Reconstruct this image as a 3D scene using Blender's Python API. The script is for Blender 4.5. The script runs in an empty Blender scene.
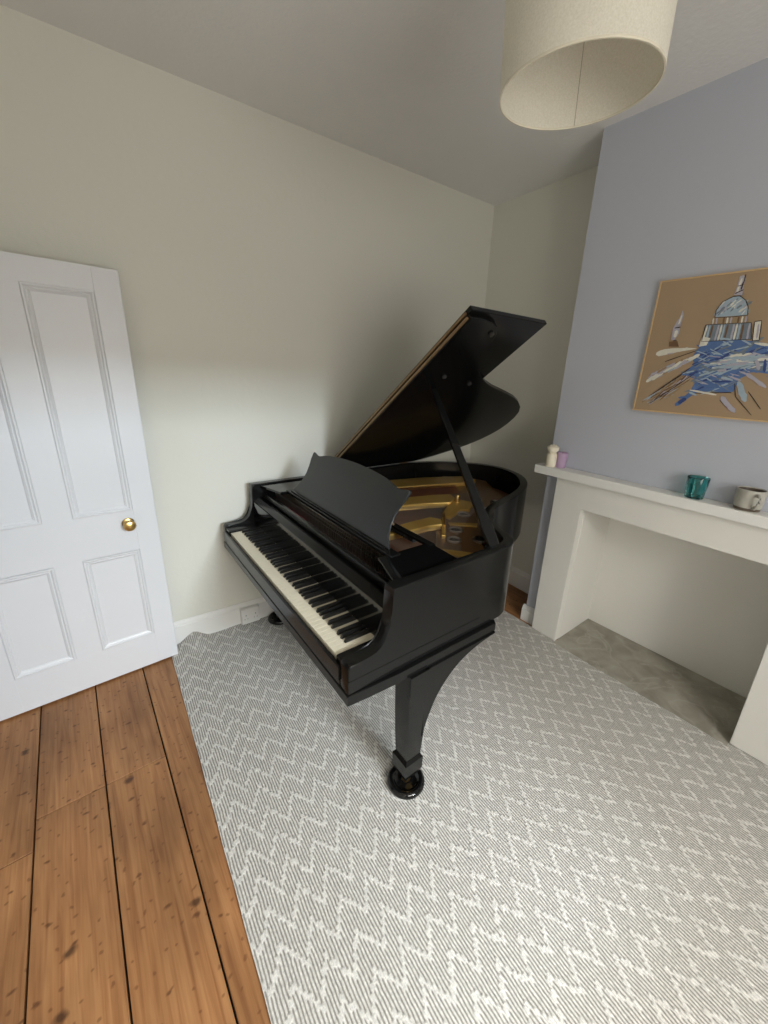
import bpy, bmesh, math, random
from mathutils import Vector, Matrix
PI = math.pi
random.seed(7)
C = bpy.context.scene.collection
sc = bpy.context.scene

# ---------------------------------------------------------------- camera
def look():
    yaw, pitch, roll = 0.9357, -0.3115, 0.0448
    cy, sy, cp, sp = math.cos(yaw), math.sin(yaw), math.cos(pitch), math.sin(pitch)
    f = Vector((-sy*cp, cy*cp, sp)); r = Vector((cy, sy, 0)); u = r.cross(f)
    c, s = math.cos(roll), math.sin(roll)
    r2 = c*r + s*u; u2 = -s*r + c*u
    m = Matrix((r2, u2, -f)).transposed().to_4x4()
    m.translation = Vector((2.3817, 0.7849, 1.6366))
    return m
cam = bpy.data.cameras.new('camera'); co = bpy.data.objects.new('camera', cam); C.objects.link(co)
co.matrix_world = look()
cam.sensor_fit = 'HORIZONTAL'; cam.sensor_width = 36.0; cam.lens = 36*391.5856/768
cam.shift_x = -(400.1588-384)/768; cam.shift_y = -(512-498.2932)/768
cam.clip_start = 0.02
sc.camera = co

# ---------------------------------------------------------------- light and exposure
w = bpy.data.worlds.new('world'); sc.world = w; w.use_nodes = True
w.node_tree.nodes['Background'].inputs[0].default_value = (0.80, 0.90, 1.0, 1)
w.node_tree.nodes['Background'].inputs[1].default_value = 0.6
sc.view_settings.view_transform = 'Standard'
try: sc.view_settings.look = 'None'
except Exception: pass
sc.view_settings.gamma = 1.0; sc.view_settings.use_curve_mapping = False
sc.view_settings.exposure = 0.0
sc.cycles.use_denoising = True
sc.cycles.max_bounces = 12; sc.cycles.diffuse_bounces = 8; sc.cycles.glossy_bounces = 6; sc.cycles.transmission_bounces = 8
def area(name, loc, rot, sx, sy, power, col):
    l = bpy.data.lights.new(name, 'AREA'); l.shape = 'RECTANGLE'; l.size = sx; l.size_y = sy
    l.energy = power; l.color = col
    o = bpy.data.objects.new(name, l); C.objects.link(o); o.location = loc; o.rotation_euler = rot
    return o
WX = 3.70
# soft sky seen through the bay window
area('open_sky', (6.2, 1.25, 4.1), (0, math.radians(48), 0), 3.0, 4.6, 760, (1.0, 0.98, 0.94))
# fill lamp added outside the window to lift the ceiling and upper walls
area('upper_room_fill', (WX+0.30, 1.30, 1.35), (0, math.radians(106), 0), 1.3, 1.7, 40, (1.0, 0.955, 0.87))
area('wall_band_strip', (7.4, 2.15, 2.98), (0, math.radians(76), 0), 0.34, 1.3, 300, (0.76, 0.89, 1.0))  # added strip lamp, kept narrow to give the bright wall band a sharp top

# ---------------------------------------------------------------- materials
def srgb(r, g, b):
    f = lambda c: (c/255/12.92 if c/255 <= .04045 else ((c/255+.055)/1.055)**2.4)
    return (f(r), f(g), f(b), 1)
def new_mat(name):
    m = bpy.data.materials.new(name); m.use_nodes = True
    nt = m.node_tree; return m, nt, nt.nodes['Principled BSDF']
def N(nt, t, **k):
    n = nt.nodes.new(t)
    for a, b in k.items(): setattr(n, a, b)
    return n
def simple(name, col, rough=.5, metal=0, bump=0, bscale=200, spec=.5, var=.0, vscale=6, coat=0):
    m, nt, b = new_mat(name)
    b.inputs['Base Color'].default_value = col; b.inputs['Roughness'].default_value = rough
    b.inputs['Metallic'].default_value = metal; b.inputs['Specular IOR Level'].default_value = spec
    if coat: b.inputs['Coat Weight'].default_value = coat; b.inputs['Coat Roughness'].default_value = .08
    tc = N(nt, 'ShaderNodeTexCoord')
    if var:
        n = N(nt, 'ShaderNodeTexNoise'); n.inputs['Scale'].default_value = vscale; n.inputs['Detail'].default_value = 5
        nt.links.new(tc.outputs['Object'], n.inputs['Vector'])
        mr = N(nt, 'ShaderNodeMapRange'); mr.inputs[3].default_value = 1-var; mr.inputs[4].default_value = 1+var
        nt.links.new(n.outputs[0], mr.inputs[0])
        mx = N(nt, 'ShaderNodeVectorMath', operation='SCALE'); mx.inputs[0].default_value = col[:3]
        nt.links.new(mr.outputs[0], mx.inputs['Scale']); nt.links.new(mx.outputs[0], b.inputs['Base Color'])
    if bump:
        n = N(nt, 'ShaderNodeTexNoise'); n.inputs['Scale'].default_value = bscale; n.inputs['Detail'].default_value = 4
        nt.links.new(tc.outputs['Object'], n.inputs['Vector'])
        bp = N(nt, 'ShaderNodeBump'); bp.inputs['Strength'].default_value = bump; bp.inputs['Distance'].default_value = .01
        nt.links.new(n.outputs[0], bp.inputs['Height']); nt.links.new(bp.outputs[0], b.inputs['Normal'])
    return m
M_wall = simple('painted_plaster_wall', (.68, .672, .605, 1), .75, bump=.10, bscale=35, spec=.25, var=.02, vscale=1.5)
M_ceil = simple('ceiling_paint', (.78, .77, .76, 1), .8, bump=.12, bscale=60, spec=.2, var=.02)
M_lav = simple('lavender_paint', (.48, .50, .565, 1), .7, bump=.10, bscale=45, spec=.25, var=.03, vscale=2)
M_white = simple('white_gloss_paint', (.69, .70, .725, 1), .36, bump=.06, bscale=25, spec=.5, var=.015)
M_trim = simple('white_trim_paint', (.76, .755, .73, 1), .5, bump=.06, bscale=30, spec=.3, var=.02)
M_surr = simple('fireplace_white_paint', (.72, .71, .665, 1), .55, bump=.14, bscale=22, spec=.3, var=.03, vscale=3)
M_black = simple('black_piano_lacquer', (.007, .007, .0067, 1), .18, spec=.22)
M_gloss = simple('black_gloss_lacquer', (.005, .005, .005, 1), .07, spec=.45)
M_desk = simple('satin_black_lacquer', (.016, .018, .019, 1), .38, spec=.55)
M_brass = simple('aged_brass', (.55, .36, .13, 1), .3, 1, var=.15, vscale=60)
M_lbrass = simple('hinge_brass', (.26, .165, .085, 1), .5, .5, var=.2, vscale=30)
M_gold = simple('gilded_iron_plate', (.60, .38, .10, 1), .36, .5, bump=.12, bscale=120, var=.12, vscale=10)
M_gold_shaded = simple('shaded_gilded_iron', (.20, .105, .04, 1), .32, .45, var=.2, vscale=12)  # same gilded plate, with the lid's shade put into a darker colour
M_string = simple('steel_wire', (.42, .38, .34, 1), .3, 1)
M_copper = simple('copper_wound_wire', (.40, .17, .10, 1), .35, 1)
M_felt = simple('dark_red_felt', (.12, .018, .016, 1), .95, bump=.3, bscale=400)
M_ivory = simple('aged_ivory', (.76, .70, .55, 1), .28, var=.07, vscale=14)
M_ebony = simple('ebony_key', (.009, .009, .009, 1), .22)
M_canvas = simple('brown_raw_canvas', (.37, .265, .165, 1), .85, bump=.25, bscale=500, var=.05, vscale=5)
M_frame = simple('pale_wood_frame', (.60, .42, .22, 1), .5, var=.15, vscale=40)
M_candle = simple('cream_wax', (.80, .74, .60, 1), .5)
M_lilac = simple('lilac_wax', (.44, .31, .46, 1), .55)
M_mug = simple('stoneware_glaze', (.43, .42, .37, 1), .35, var=.22, vscale=30)
M_dark = simple('dark_mug_inside', (.10, .075, .055, 1), .5)
M_socket = simple('white_plastic', (.72, .72, .70, 1), .4)
M_hole = simple('black_slot', (.01, .01, .01, 1), .8)
M_rubber = simple('grey_felt_bumper', (.02, .018, .017, 1), .9)
M_bulb = simple('opal_bulb_glass', (.82, .82, .80, 1), .25)

def glass_mat():
    m, nt, b = new_mat('teal_pressed_glass')
    b.inputs['Base Color'].default_value = (.36, .80, .78, 1); b.inputs['Roughness'].default_value = .04
    b.inputs['Transmission Weight'].default_value = 1.0; b.inputs['IOR'].default_value = 1.45
    return m
M_glass = glass_mat()
def shade_mat():
    m, nt, b = new_mat('cream_linen_shade')
    tc = N(nt, 'ShaderNodeTexCoord')
    w1 = N(nt, 'ShaderNodeTexNoise'); w1.inputs['Scale'].default_value = 260; w1.inputs['Detail'].default_value = 3
    nt.links.new(tc.outputs['Object'], w1.inputs['Vector'])
    cr = N(nt, 'ShaderNodeValToRGB'); cr.color_ramp.elements[0].color = (.72, .69, .60, 1); cr.color_ramp.elements[1].color = (.84, .815, .735, 1)
    cr.color_ramp.elements[0].position = .3; cr.color_ramp.elements[1].position = .7
    nt.links.new(w1.outputs[0], cr.inputs[0]); nt.links.new(cr.outputs[0], b.inputs['Base Color'])
    b.inputs['Roughness'].default_value = .9; b.inputs['Specular IOR Level'].default_value = .15
    bp = N(nt, 'ShaderNodeBump'); bp.inputs['Strength'].default_value = .25; bp.inputs['Distance'].default_value = .002
    nt.links.new(w1.outputs[0], bp.inputs['Height']); nt.links.new(bp.outputs[0], b.inputs['Normal'])
    tr = N(nt, 'ShaderNodeBsdfTranslucent'); tr.inputs[0].default_value = (.80, .72, .58, 1)
    mx = N(nt, 'ShaderNodeMixShader'); mx.inputs[0].default_value = .22
    nt.links.new(b.outputs[0], mx.inputs[1]); nt.links.new(tr.outputs[0], mx.inputs[2])
    nt.links.new(mx.outputs[0], nt.nodes['Material Output'].inputs[0])
    return m
M_shade = shade_mat()
def marble_mat():
    m, nt, b = new_mat('grey_hearth_marble')
    tc = N(nt, 'ShaderNodeTexCoord')
    n1 = N(nt, 'ShaderNodeTexNoise'); n1.inputs['Scale'].default_value = 9; n1.inputs['Detail'].default_value = 12; n1.inputs['Distortion'].default_value = .6
    n2 = N(nt, 'ShaderNodeTexNoise'); n2.inputs['Scale'].default_value = 3.2; n2.inputs['Detail'].default_value = 4; n2.inputs['Distortion'].default_value = 1.4
    for n in (n1, n2): nt.links.new(tc.outputs['Object'], n.inputs['Vector'])
    c1 = N(nt, 'ShaderNodeValToRGB'); e = c1.color_ramp.elements
    e[0].position = .30; e[0].color = (.22, .205, .165, 1); e[1].position = .72; e[1].color = (.38, .36, .305, 1)
    nt.links.new(n1.outputs[0], c1.inputs[0])
    c2 = N(nt, 'ShaderNodeValToRGB'); e = c2.color_ramp.elements
    e[0].position = .475; e[0].color = (0, 0, 0, 1); e[1].position = .5; e[1].color = (1, 1, 1, 1)
    e2 = c2.color_ramp.elements.new(.525); e2.color = (0, 0, 0, 1)
    nt.links.new(n2.outputs[0], c2.inputs[0])
    k = N(nt, 'ShaderNodeMath', operation='MULTIPLY'); k.inputs[1].default_value = .5
    nt.links.new(c2.outputs[0], k.inputs[0])
    mx = N(nt, 'ShaderNodeMixRGB'); mx.inputs[2].default_value = (.42, .40, .35, 1)
    nt.links.new(k.outputs[0], mx.inputs[0]); nt.links.new(c1.outputs[0], mx.inputs[1])
    nt.links.new(mx.outputs[0], b.inputs['Base Color']); b.inputs['Roughness'].default_value = .45
    return m
M_marble = marble_mat()

def wood_floor_mat():
    m, nt, b = new_mat('old_pine_floorboards')
    L = nt.links.new
    tc = N(nt, 'ShaderNodeTexCoord'); geo = N(nt, 'ShaderNodeNewGeometry')
    off = N(nt, 'ShaderNodeVectorMath', operation='SCALE'); off.inputs[0].default_value = (17, 9, 0)
    L(geo.outputs['Random Per Island'], off.inputs['Scale'])
    ad = N(nt, 'ShaderNodeVectorMath', operation='ADD'); L(tc.outputs['Object'], ad.inputs[0]); L(off.outputs[0], ad.inputs[1])
    def stretched(sx, sy, scale, detail, dist=0):
        mp = N(nt, 'ShaderNodeMapping'); mp.inputs['Scale'].default_value = (sx, sy, 1); L(ad.outputs[0], mp.inputs[0])
        n = N(nt, 'ShaderNodeTexNoise'); n.inputs['Scale'].default_value = scale; n.inputs['Detail'].default_value = detail
        n.inputs['Distortion'].default_value = dist; L(mp.outputs[0], n.inputs['Vector']); return n
    g1 = stretched(1.2, 26, 2.0, 7, .8); g2 = stretched(1.5, 3.5, 1.6, 3); g3 = stretched(3, 90, 2.2, 4)
    cr = N(nt, 'ShaderNodeValToRGB'); e = cr.color_ramp.elements
    e[0].position = .25; e[0].color = (.27, .115, .045, 1); e[1].position = .78; e[1].color = (.49, .26, .115, 1)
    x = cr.color_ramp.elements.new(.5); x.color = (.40, .195, .082, 1)
    L(g1.outputs[0], cr.inputs[0])
    # broad tone drift
    m1 = N(nt, 'ShaderNodeMixRGB', blend_type='MULTIPLY'); m1.inputs[0].default_value = 1
    c2 = N(nt, 'ShaderNodeValToRGB'); c2.color_ramp.elements[0].color = (.60, .57, .54, 1); c2.color_ramp.elements[1].color = (1.08, 1.06, 1.02, 1)
    c2.color_ramp.elements[0].position = .3; c2.color_ramp.elements[1].position = .7
    L(g2.outputs[0], c2.inputs[0]); L(cr.outputs[0], m1.inputs[1]); L(c2.outputs[0], m1.inputs[2])
    m2 = N(nt, 'ShaderNodeMixRGB', blend_type='MULTIPLY'); m2.inputs[0].default_value = .25
    c3 = N(nt, 'ShaderNodeValToRGB'); c3.color_ramp.elements[0].color = (.6, .55, .5, 1); c3.color_ramp.elements[0].position = .35; c3.color_ramp.elements[1].position = .6
    L(g3.outputs[0], c3.inputs[0]); L(m1.outputs[0], m2.inputs[1]); L(c3.outputs[0], m2.inputs[2])
    # knots and nail marks
    def spots(scale, sy, thr, soft, rnd=1):
        mp = N(nt, 'ShaderNodeMapping'); mp.inputs['Scale'].default_value = (1, sy, 1); L(ad.outputs[0], mp.inputs[0])
        wob = N(nt, 'ShaderNodeTexNoise'); wob.inputs['Scale'].default_value = 30; L(mp.outputs[0], wob.inputs['Vector'])
        ws = N(nt, 'ShaderNodeVectorMath', operation='SCALE'); ws.inputs['Scale'].default_value = .025; L(wob.outputs[1], ws.inputs[0])
        wa = N(nt, 'ShaderNodeVectorMath', operation='ADD'); L(mp.outputs[0], wa.inputs[0]); L(ws.outputs[0], wa.inputs[1])
        v = N(nt, 'ShaderNodeTexVoronoi', voronoi_dimensions='2D'); v.inputs['Scale'].default_value = scale; L(wa.outputs[0], v.inputs['Vector'])
        r = N(nt, 'ShaderNodeMapRange'); r.inputs[1].default_value = thr; r.inputs[2].default_value = thr+soft; r.inputs[3].default_value = 1; r.inputs[4].default_value = 0
        L(v.outputs['Distance'], r.inputs[0]); return r
    s1 = spots(3.0, .9, .018, .035); s2 = spots(8, .7, .022, .04); s3 = spots(19, .9, .05, .06)
    last = m2
    for s, col, f in ((s1, (.055, .022, .010, 1), .85), (s2, (.09, .032, .013, 1), .75), (s3, (.12, .045, .018, 1), .55)):
        k = N(nt, 'ShaderNodeMath', operation='MULTIPLY'); k.inputs[1].default_value = f; L(s.outputs[0], k.inputs[0])
        mm = N(nt, 'ShaderNodeMixRGB'); mm.inputs[2].default_value = col; L(k.outputs[0], mm.inputs[0]); L(last.outputs[0], mm.inputs[1]); last = mm
    L(last.outputs[0], b.inputs['Base Color'])
    b.inputs['Roughness'].default_value = .42; b.inputs['Specular IOR Level'].default_value = .35
    bp = N(nt, 'ShaderNodeBump'); bp.inputs['Strength'].default_value = .25; bp.inputs['Distance'].default_value = .003
    L(g1.outputs[0], bp.inputs['Height']); L(bp.outputs[0], b.inputs['Normal'])
    return m
M_floor = wood_floor_mat()

def rug_mat():
    m, nt, b = new_mat('grey_white_chevron_weave')
    L = nt.links.new
    def mth(op, a, c=None, d=None):
        n = N(nt, 'ShaderNodeMath', operation=op)
        for i, v in enumerate((a, c, d)):
            if v is None: continue
            if isinstance(v, (int, float)): n.inputs[i].default_value = v
            else: L(v, n.inputs[i])
        return n.outputs[0]
    tc = N(nt, 'ShaderNodeTexCoord')
    wn = N(nt, 'ShaderNodeTexNoise'); wn.inputs['Scale'].default_value = 16; wn.inputs['Detail'].default_value = 2; L(tc.outputs['Object'], wn.inputs['Vector'])
    wc = N(nt, 'ShaderNodeSeparateColor'); L(wn.outputs[1], wc.inputs[0])
    sx = N(nt, 'ShaderNodeSeparateXYZ'); L(tc.outputs['Object'], sx.inputs[0])
    X = mth('ADD', sx.outputs[0], mth('MULTIPLY', mth('SUBTRACT', wc.outputs[0], .5), .016))
    Y = mth('ADD', sx.outputs[1], mth('MULTIPLY', mth('SUBTRACT', wc.outputs[1], .5), .008))
    RIB = .0098; PY = .0995; PX = .100; A = .080
    yr = mth('DIVIDE', Y, RIB)
    qy = mth('MULTIPLY', mth('FLOOR', yr), RIB)
    ph = mth('FRACT', mth('DIVIDE', mth('SUBTRACT', qy, .066), PY))
    # sawtooth-like chevron: long flank and short flank
    up = mth('DIVIDE', ph, .5); dn = mth('DIVIDE', mth('SUBTRACT', 1.0, ph), .5)
    tri = mth('MINIMUM', up, dn)
    # per-rib jitter
    wnz = N(nt, 'ShaderNodeTexWhiteNoise', noise_dimensions='1D'); L(mth('FLOOR', yr), wnz.inputs['W'])
    jit = mth('MULTIPLY', mth('SUBTRACT', wnz.outputs[0], .5), .014)
    xs = mth('DIVIDE', mth('ADD', mth('SUBTRACT', X, mth('MULTIPLY', tri, A)), jit), PX)
    fx = mth('FRACT', xs)
    d = mth('ABSOLUTE', mth('SUBTRACT', fx, .5))
    zig = N(nt, 'ShaderNodeMapRange'); zig.inputs[1].default_value = .07; zig.inputs[2].default_value = .13; zig.inputs[3].default_value = 1; zig.inputs[4].default_value = 0
    L(d, zig.inputs[0])
    # ribs: dark grey yarn between lighter ridges
    fr = mth('FRACT', yr); rib = mth('ABSOLUTE', mth('SUBTRACT', fr, .5))
    rg = N(nt, 'ShaderNodeMapRange'); rg.interpolation_type = 'SMOOTHSTEP'; rg.inputs[1].default_value = .12; rg.inputs[2].default_value = .32; L(rib, rg.inputs[0])
    # twist of the yarn along the rib
    tw = N(nt, 'ShaderNodeTexNoise'); tw.inputs['Scale'].default_value = 150; tw.inputs['Detail'].default_value = 3; L(tc.outputs['Object'], tw.inputs['Vector'])
    grey = N(nt, 'ShaderNodeMixRGB'); grey.inputs[1].default_value = (.30, .285, .26, 1); grey.inputs[2].default_value = (.61, .595, .56, 1); L(rg.outputs[0], grey.inputs[0])
    col = N(nt, 'ShaderNodeMixRGB'); col.inputs[2].default_value = (.66, .645, .61, 1); L(zig.outputs[0], col.inputs[0]); L(grey.outputs[0], col.inputs[1])
    tv = N(nt, 'ShaderNodeMapRange'); tv.inputs[1].default_value = .3; tv.inputs[2].default_value = .7; tv.inputs[3].default_value = .78; tv.inputs[4].default_value = 1.12; L(tw.outputs[0], tv.inputs[0])
    sc_ = N(nt, 'ShaderNodeVectorMath', operation='SCALE'); L(col.outputs[0], sc_.inputs[0]); L(tv.outputs[0], sc_.inputs['Scale'])
    L(sc_.outputs[0], b.inputs['Base Color']); b.inputs['Roughness'].default_value = .95; b.inputs['Specular IOR Level'].default_value = .1
    h = mth('ADD', mth('ADD', mth('MULTIPLY', rg.outputs[0], .5), mth('MULTIPLY', zig.outputs[0], .7)), mth('MULTIPLY', tw.outputs[0], .4))
    bp = N(nt, 'ShaderNodeBump'); bp.inputs['Strength'].default_value = .75; bp.inputs['Distance'].default_value = .003
    L(h, bp.inputs['Height']); L(bp.outputs[0], b.inputs['Normal'])
    return m
M_rug = rug_mat()

# ---------------------------------------------------------------- mesh helpers
def obj(name, bm, mats, parent=None, smooth=False, angle=35, matrix=None):
    bmesh.ops.recalc_face_normals(bm, faces=bm.faces[:])
    me = bpy.data.meshes.new(name)
    if smooth:
        for f in bm.faces: f.smooth = len(f.verts) <= 8
        for e in bm.edges:
            if len(e.link_faces) == 2 and e.calc_face_angle(0) > math.radians(angle): e.smooth = False
    bm.to_mesh(me); bm.free()
    for m in (mats if isinstance(mats, (list, tuple)) else [mats]): me.materials.append(m)
    o = bpy.data.objects.new(name, me); C.objects.link(o)
    if matrix is not None: o.matrix_world = matrix
    if parent: o.parent = parent
    return o
def empty(name, loc=(0, 0, 0), rz=0, label=None, cat=None, group=None, kind=None):
    o = bpy.data.objects.new(name, None); C.objects.link(o); o.location = loc; o.rotation_euler = (0, 0, rz); o.empty_display_size = .1
    tag(o, label, cat, group, kind); return o
def tag(o, label=None, cat=None, group=None, kind=None):
    if label: o['label'] = label
    if cat: o['category'] = cat
    if group: o['group'] = group
    if kind: o['kind'] = kind
    return o
def struct(o): o['kind'] = 'structure'; return o
def box(bm, x0, y0, z0, x1, y1, z1, bev=0, seg=2, mat=0):
    vs = [bm.verts.new((x, y, z)) for z in (z0, z1) for y in (y0, y1) for x in (x0, x1)]
    fs = [bm.faces.new([vs[i] for i in q]) for q in ((0, 2, 3, 1), (4, 5, 7, 6), (0, 1, 5, 4), (1, 3, 7, 5), (3, 2, 6, 7), (2, 0, 4, 6))]
    for f in fs: f.material_index = mat
    if bev:
        es = list({e for f in fs for e in f.edges})
        r = bmesh.ops.bevel(bm, geom=es, offset=bev, segments=seg, affect='EDGES', profile=.5)
        for f in r['faces']: f.material_index = mat
    return vs
def prism(bm, pts, fn, t0, t1, bev=0, seg=2, mat=0):
    """extrude closed polygon pts (a,b); fn(a,b,t) gives the 3-D point"""
    A = [bm.verts.new(fn(a, b, t0)) for a, b in pts]; B = [bm.verts.new(fn(a, b, t1)) for a, b in pts]
    n = len(pts); fs = [bm.faces.new(A), bm.faces.new(B[::-1])]
    for i in range(n): fs.append(bm.faces.new((A[i], B[i], B[(i+1) % n], A[(i+1) % n])))
    for f in fs: f.material_index = mat
    if bev:
        es = list(set(fs[0].edges) | set(fs[1].edges))
        bmesh.ops.bevel(bm, geom=es, offset=bev, segments=seg, affect='EDGES', profile=.5)
    return A + B
def lathe(bm, prof, seg=40, cx=0, cy=0, closed=False, mat=0):
    rings = []
    for r, z in prof:
        if r < 1e-6: rings.append([bm.verts.new((cx, cy, z))])
        else: rings.append([bm.verts.new((cx+r*math.cos(2*PI*i/seg), cy+r*math.sin(2*PI*i/seg), z)) for i in range(seg)])
    pairs = list(zip(rings, rings[1:])) + ([(rings[-1], rings[0])] if closed else [])
    for a, b in pairs:
        for i in range(seg):
            j = (i+1) % seg
            if len(a) == 1 and len(b) == 1: continue
            if len(a) == 1: f = bm.faces.new((a[0], b[j], b[i]))
            elif len(b) == 1: f = bm.faces.new((a[i], a[j], b[0]))
            else: f = bm.faces.new((a[i], a[j], b[j], b[i]))
            f.material_index = mat
def tube(bm, pts, r, seg=10, mat=0, cap=True):
    pts = [Vector(p) for p in pts]; rings = []
    rr = r if isinstance(r, (list, tuple)) else [r]*len(pts)
    up = Vector((0, 0, 1))
    for i, p in enumerate(pts):
        d = (pts[min(i+1, len(pts)-1)] - pts[max(i-1, 0)]).normalized()
        s = d.cross(up)
        if s.length < 1e-3: s = d.cross(Vector((1, 0, 0)))
        s.normalize(); t = s.cross(d)
        rings.append([bm.verts.new(p + rr[i]*(math.cos(2*PI*k/seg)*s + math.sin(2*PI*k/seg)*t)) for k in range(seg)])
    for a, b in zip(rings, rings[1:]):
        for k in range(seg): bm.faces.new((a[k], a[(k+1) % seg], b[(k+1) % seg], b[k])).material_index = mat
    if cap: bm.faces.new(rings[0][::-1]).material_index = mat; bm.faces.new(rings[-1]).material_index = mat
def catmull(pts, n=6, closed=False):
    out = []; m = len(pts)
    rng = range(m) if closed else range(m-1)
    for i in rng:
        g = (lambda k: pts[k % m]) if closed else (lambda k: pts[max(0, min(m-1, k))])
        p0, p1, p2, p3 = (Vector(g(k)) for k in (i-1, i, i+1, i+2))
        for j in range(n):
            t = j/n
            out.append(tuple(.5*((2*p1) + (p2-p0)*t + (2*p0-5*p1+4*p2-p3)*t*t + (3*p1-3*p2+p3-p0)*t**3)))
    if not closed: out.append(tuple(pts[-1]))
    return out
XY = lambda a, b, t: (a, b, t)
def XZ(a, b, t): return (a, t, b)
def YZ(a, b, t): return (t, a, b)

# ---------------------------------------------------------------- room
H = 2.8238; YB = 3.2792; XC, YC, CA = 0.9897, 2.9572, 0.0488; FY = 0.10
Mch = Matrix.Translation((XC, YC, 0)) @ Matrix.Rotation(CA, 4, 'Z')     # frame of the chimney breast: x along it, -y into the room
# floorboards: one continuous floor made of boards
bm = bmesh.new()
V0, DV = .279, .2125; FA = .065
rnd = random.Random(3)
for k in range(-4, 18):
    v0 = V0+k*DV; v1 = v0+DV
    joints = [-1.2, .83 if k in (0, 1) else (-.2+rnd.random()*.6 if k != -1 else .955), 2.4+rnd.random()*.8, 4.6]
    for a, b_ in zip(joints, joints[1:]):
        g = .0026
        box(bm, a+.0018, v0+g, -.03, b_-.0018, v1-g, 0, .0012, 1)
floor = struct(obj('floor', bm, [M_floor], smooth=False)); floor.rotation_euler = (0, 0, FA)
bm = bmesh.new(); box(bm, -.4, -1.4, -.10, 4.2, 3.9, -.035); fb = struct(obj('trim_1', bm, simple('underfloor_dark', (.012, .008, .005, 1), .9)))
bm = bmesh.new(); box(bm, -.3, -1.3, H, 4.0, 3.6, H+.12); struct(obj('ceiling', bm, M_ceil))
# left wall with faint plaster undulation
bm = bmesh.new(); box(bm, -.2, -1.3, -.03, 0, 3.6, H)
wl = struct(obj('wall_left', bm, M_wall))
bm = bmesh.new(); box(bm, 0, YB, -.03, 1.02, YB+.42, H); box(bm, 2.42, YB, -.03, WX, YB+.42, H); box(bm, 1.02, YB+.06, 1.05, 2.42, YB+.42, H)
# opening for the fireplace recess is hidden by the chimney breast volume in front of it
struct(obj('wall_back', bm, M_wall))
# right wall with the bay window opening
WY0, WY1, WZ0, WZ1 = 0.45, 2.15, .80, 2.30
bm = bmesh.new()
box(bm, WX, -1.3, -.03, WX+.16, WY0, H); box(bm, WX, WY1, -.03, WX+.16, 3.6, H)
box(bm, WX, WY0, -.03, WX+.16, WY1, WZ0); box(bm, WX, WY0, WZ1, WX+.16, WY1, H)
struct(obj('wall_right', bm, M_wall))
t = empty('window_1', (WX, 0, 0), kind='structure')
bm = bmesh.new()
for a, b_ in ((WY0, WY0+.06), (WY1-.06, WY1), ((WY0+WY1)/2-.03, (WY0+WY1)/2+.03)): box(bm, .02, a, WZ0, .08, b_, WZ1)
for a, b_ in ((WZ0, WZ0+.06), (WZ1-.06, WZ1)): box(bm, .021, WY0+.06, a, .079, WY1-.06, b_)
obj('window_frame', bm, M_trim, t)
bm = bmesh.new(); box(bm, -.06, WY0-.05, WZ0-.035, .02, WY1+.05, WZ0-.001, .004); obj('window_sill', bm, M_trim, t)
# front wall with doorway
DX0, DX1, DH = .185, .965, 2.03
bm = bmesh.new()
box(bm, 0, FY-.14, -.03, DX0, FY, H); box(bm, DX1, FY-.14, -.03, WX, FY, H); box(bm, DX0, FY-.14, DH, DX1, FY, H)
struct(obj('wall_front', bm, M_wall))
bm = bmesh.new(); box(bm, -.2, -1.42, -.03, WX+.16, -1.3, H); struct(obj('wall_hall', bm, M_wall))
bm = bmesh.new()
for a, b_ in ((DX0-.075, DX0-.003), (DX1+.003, DX1+.075)): box(bm, a, FY+.001, 0, b_, FY+.022, DH+.075, .004)
box(bm, DX0-.003, FY+.001, DH+.003, DX1+.003, FY+.022, DH+.075, .004)
struct(obj('trim_2', bm, M_trim))

# chimney breast (lavender): piers either side of the recess and the mass above it
CW = 1.455; OX0, OX1, OZ, ORD = .271, 1.190, .928, .380
bm = bmesh.new()
D = .46
box(bm, 0, 0, -.02, OX0-.016, D, H); box(bm, OX1+.016, 0, -.02, CW, D, H); box(bm, OX0-.016, 0, OZ+.014, OX1+.016, D, H)
struct(obj('wall_chimney', bm, M_lav, matrix=Mch))
# white plastered recess lining
bm = bmesh.new()
y0 = -.0605
bx0, bx1 = OX0+.002, OX1-.022
def quad(bm, *p, mat=0):
    f = bm.faces.new([bm.verts.new(q) for q in p]); f.material_index = mat; return f
prism(bm, [(OX0-.015, -.0003), (OX0-.0003, -.0003), (bx0, ORD), (bx0-.015, ORD)], XY, .0, OZ+.012)           # left reveal
prism(bm, [(OX1+.0003, -.0003), (OX1+.015, -.0003), (bx1+.015, ORD), (bx1, ORD)], XY, .0, OZ+.012)           # right reveal
box(bm, OX0-.012, ORD, 0, OX1+.012, ORD+.02, OZ+.012)
box(bm, OX0-.001, .0003, OZ+.0003, OX1+.001, ORD, OZ+.0125)
struct(obj('trim_3', bm, M_surr, matrix=Mch))
# wall_back must not cut the recess: it starts behind it
# ---- skirtings
def skirting(name, L, M, h=.157, th=.02):
    bm = bmesh.new()
    prism(bm, [(0, 0), (th, 0), (th, h-.032), (th-.004, h-.028), (th-.006, h-.016), (th-.012, h-.006), (th-.014, h), (0, h)], lambda a, b, t: (t, -a, b), 0, L)
    return struct(obj(name, bm, M_trim, matrix=M))
skirting('baseboard_left', YB-FY-.0, Matrix.Translation((0, YB, 0)) @ Matrix.Rotation(-PI/2, 4, 'Z') @ Matrix.Scale(-1, 4, (0, 1, 0)) @ Matrix.Identity(4))
skirting('baseboard_back', .98, Matrix.Translation((.02, YB, 0)), th=.018)
skirting('baseboard_chimney', .113, Mch @ Matrix.Translation((-.018, 0, 0)), h=.118, th=.022)
skirting('baseboard_right', YB-FY, Matrix.Translation((WX, YB, 0)) @ Matrix.Rotation(-PI/2, 4, 'Z'))
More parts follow.
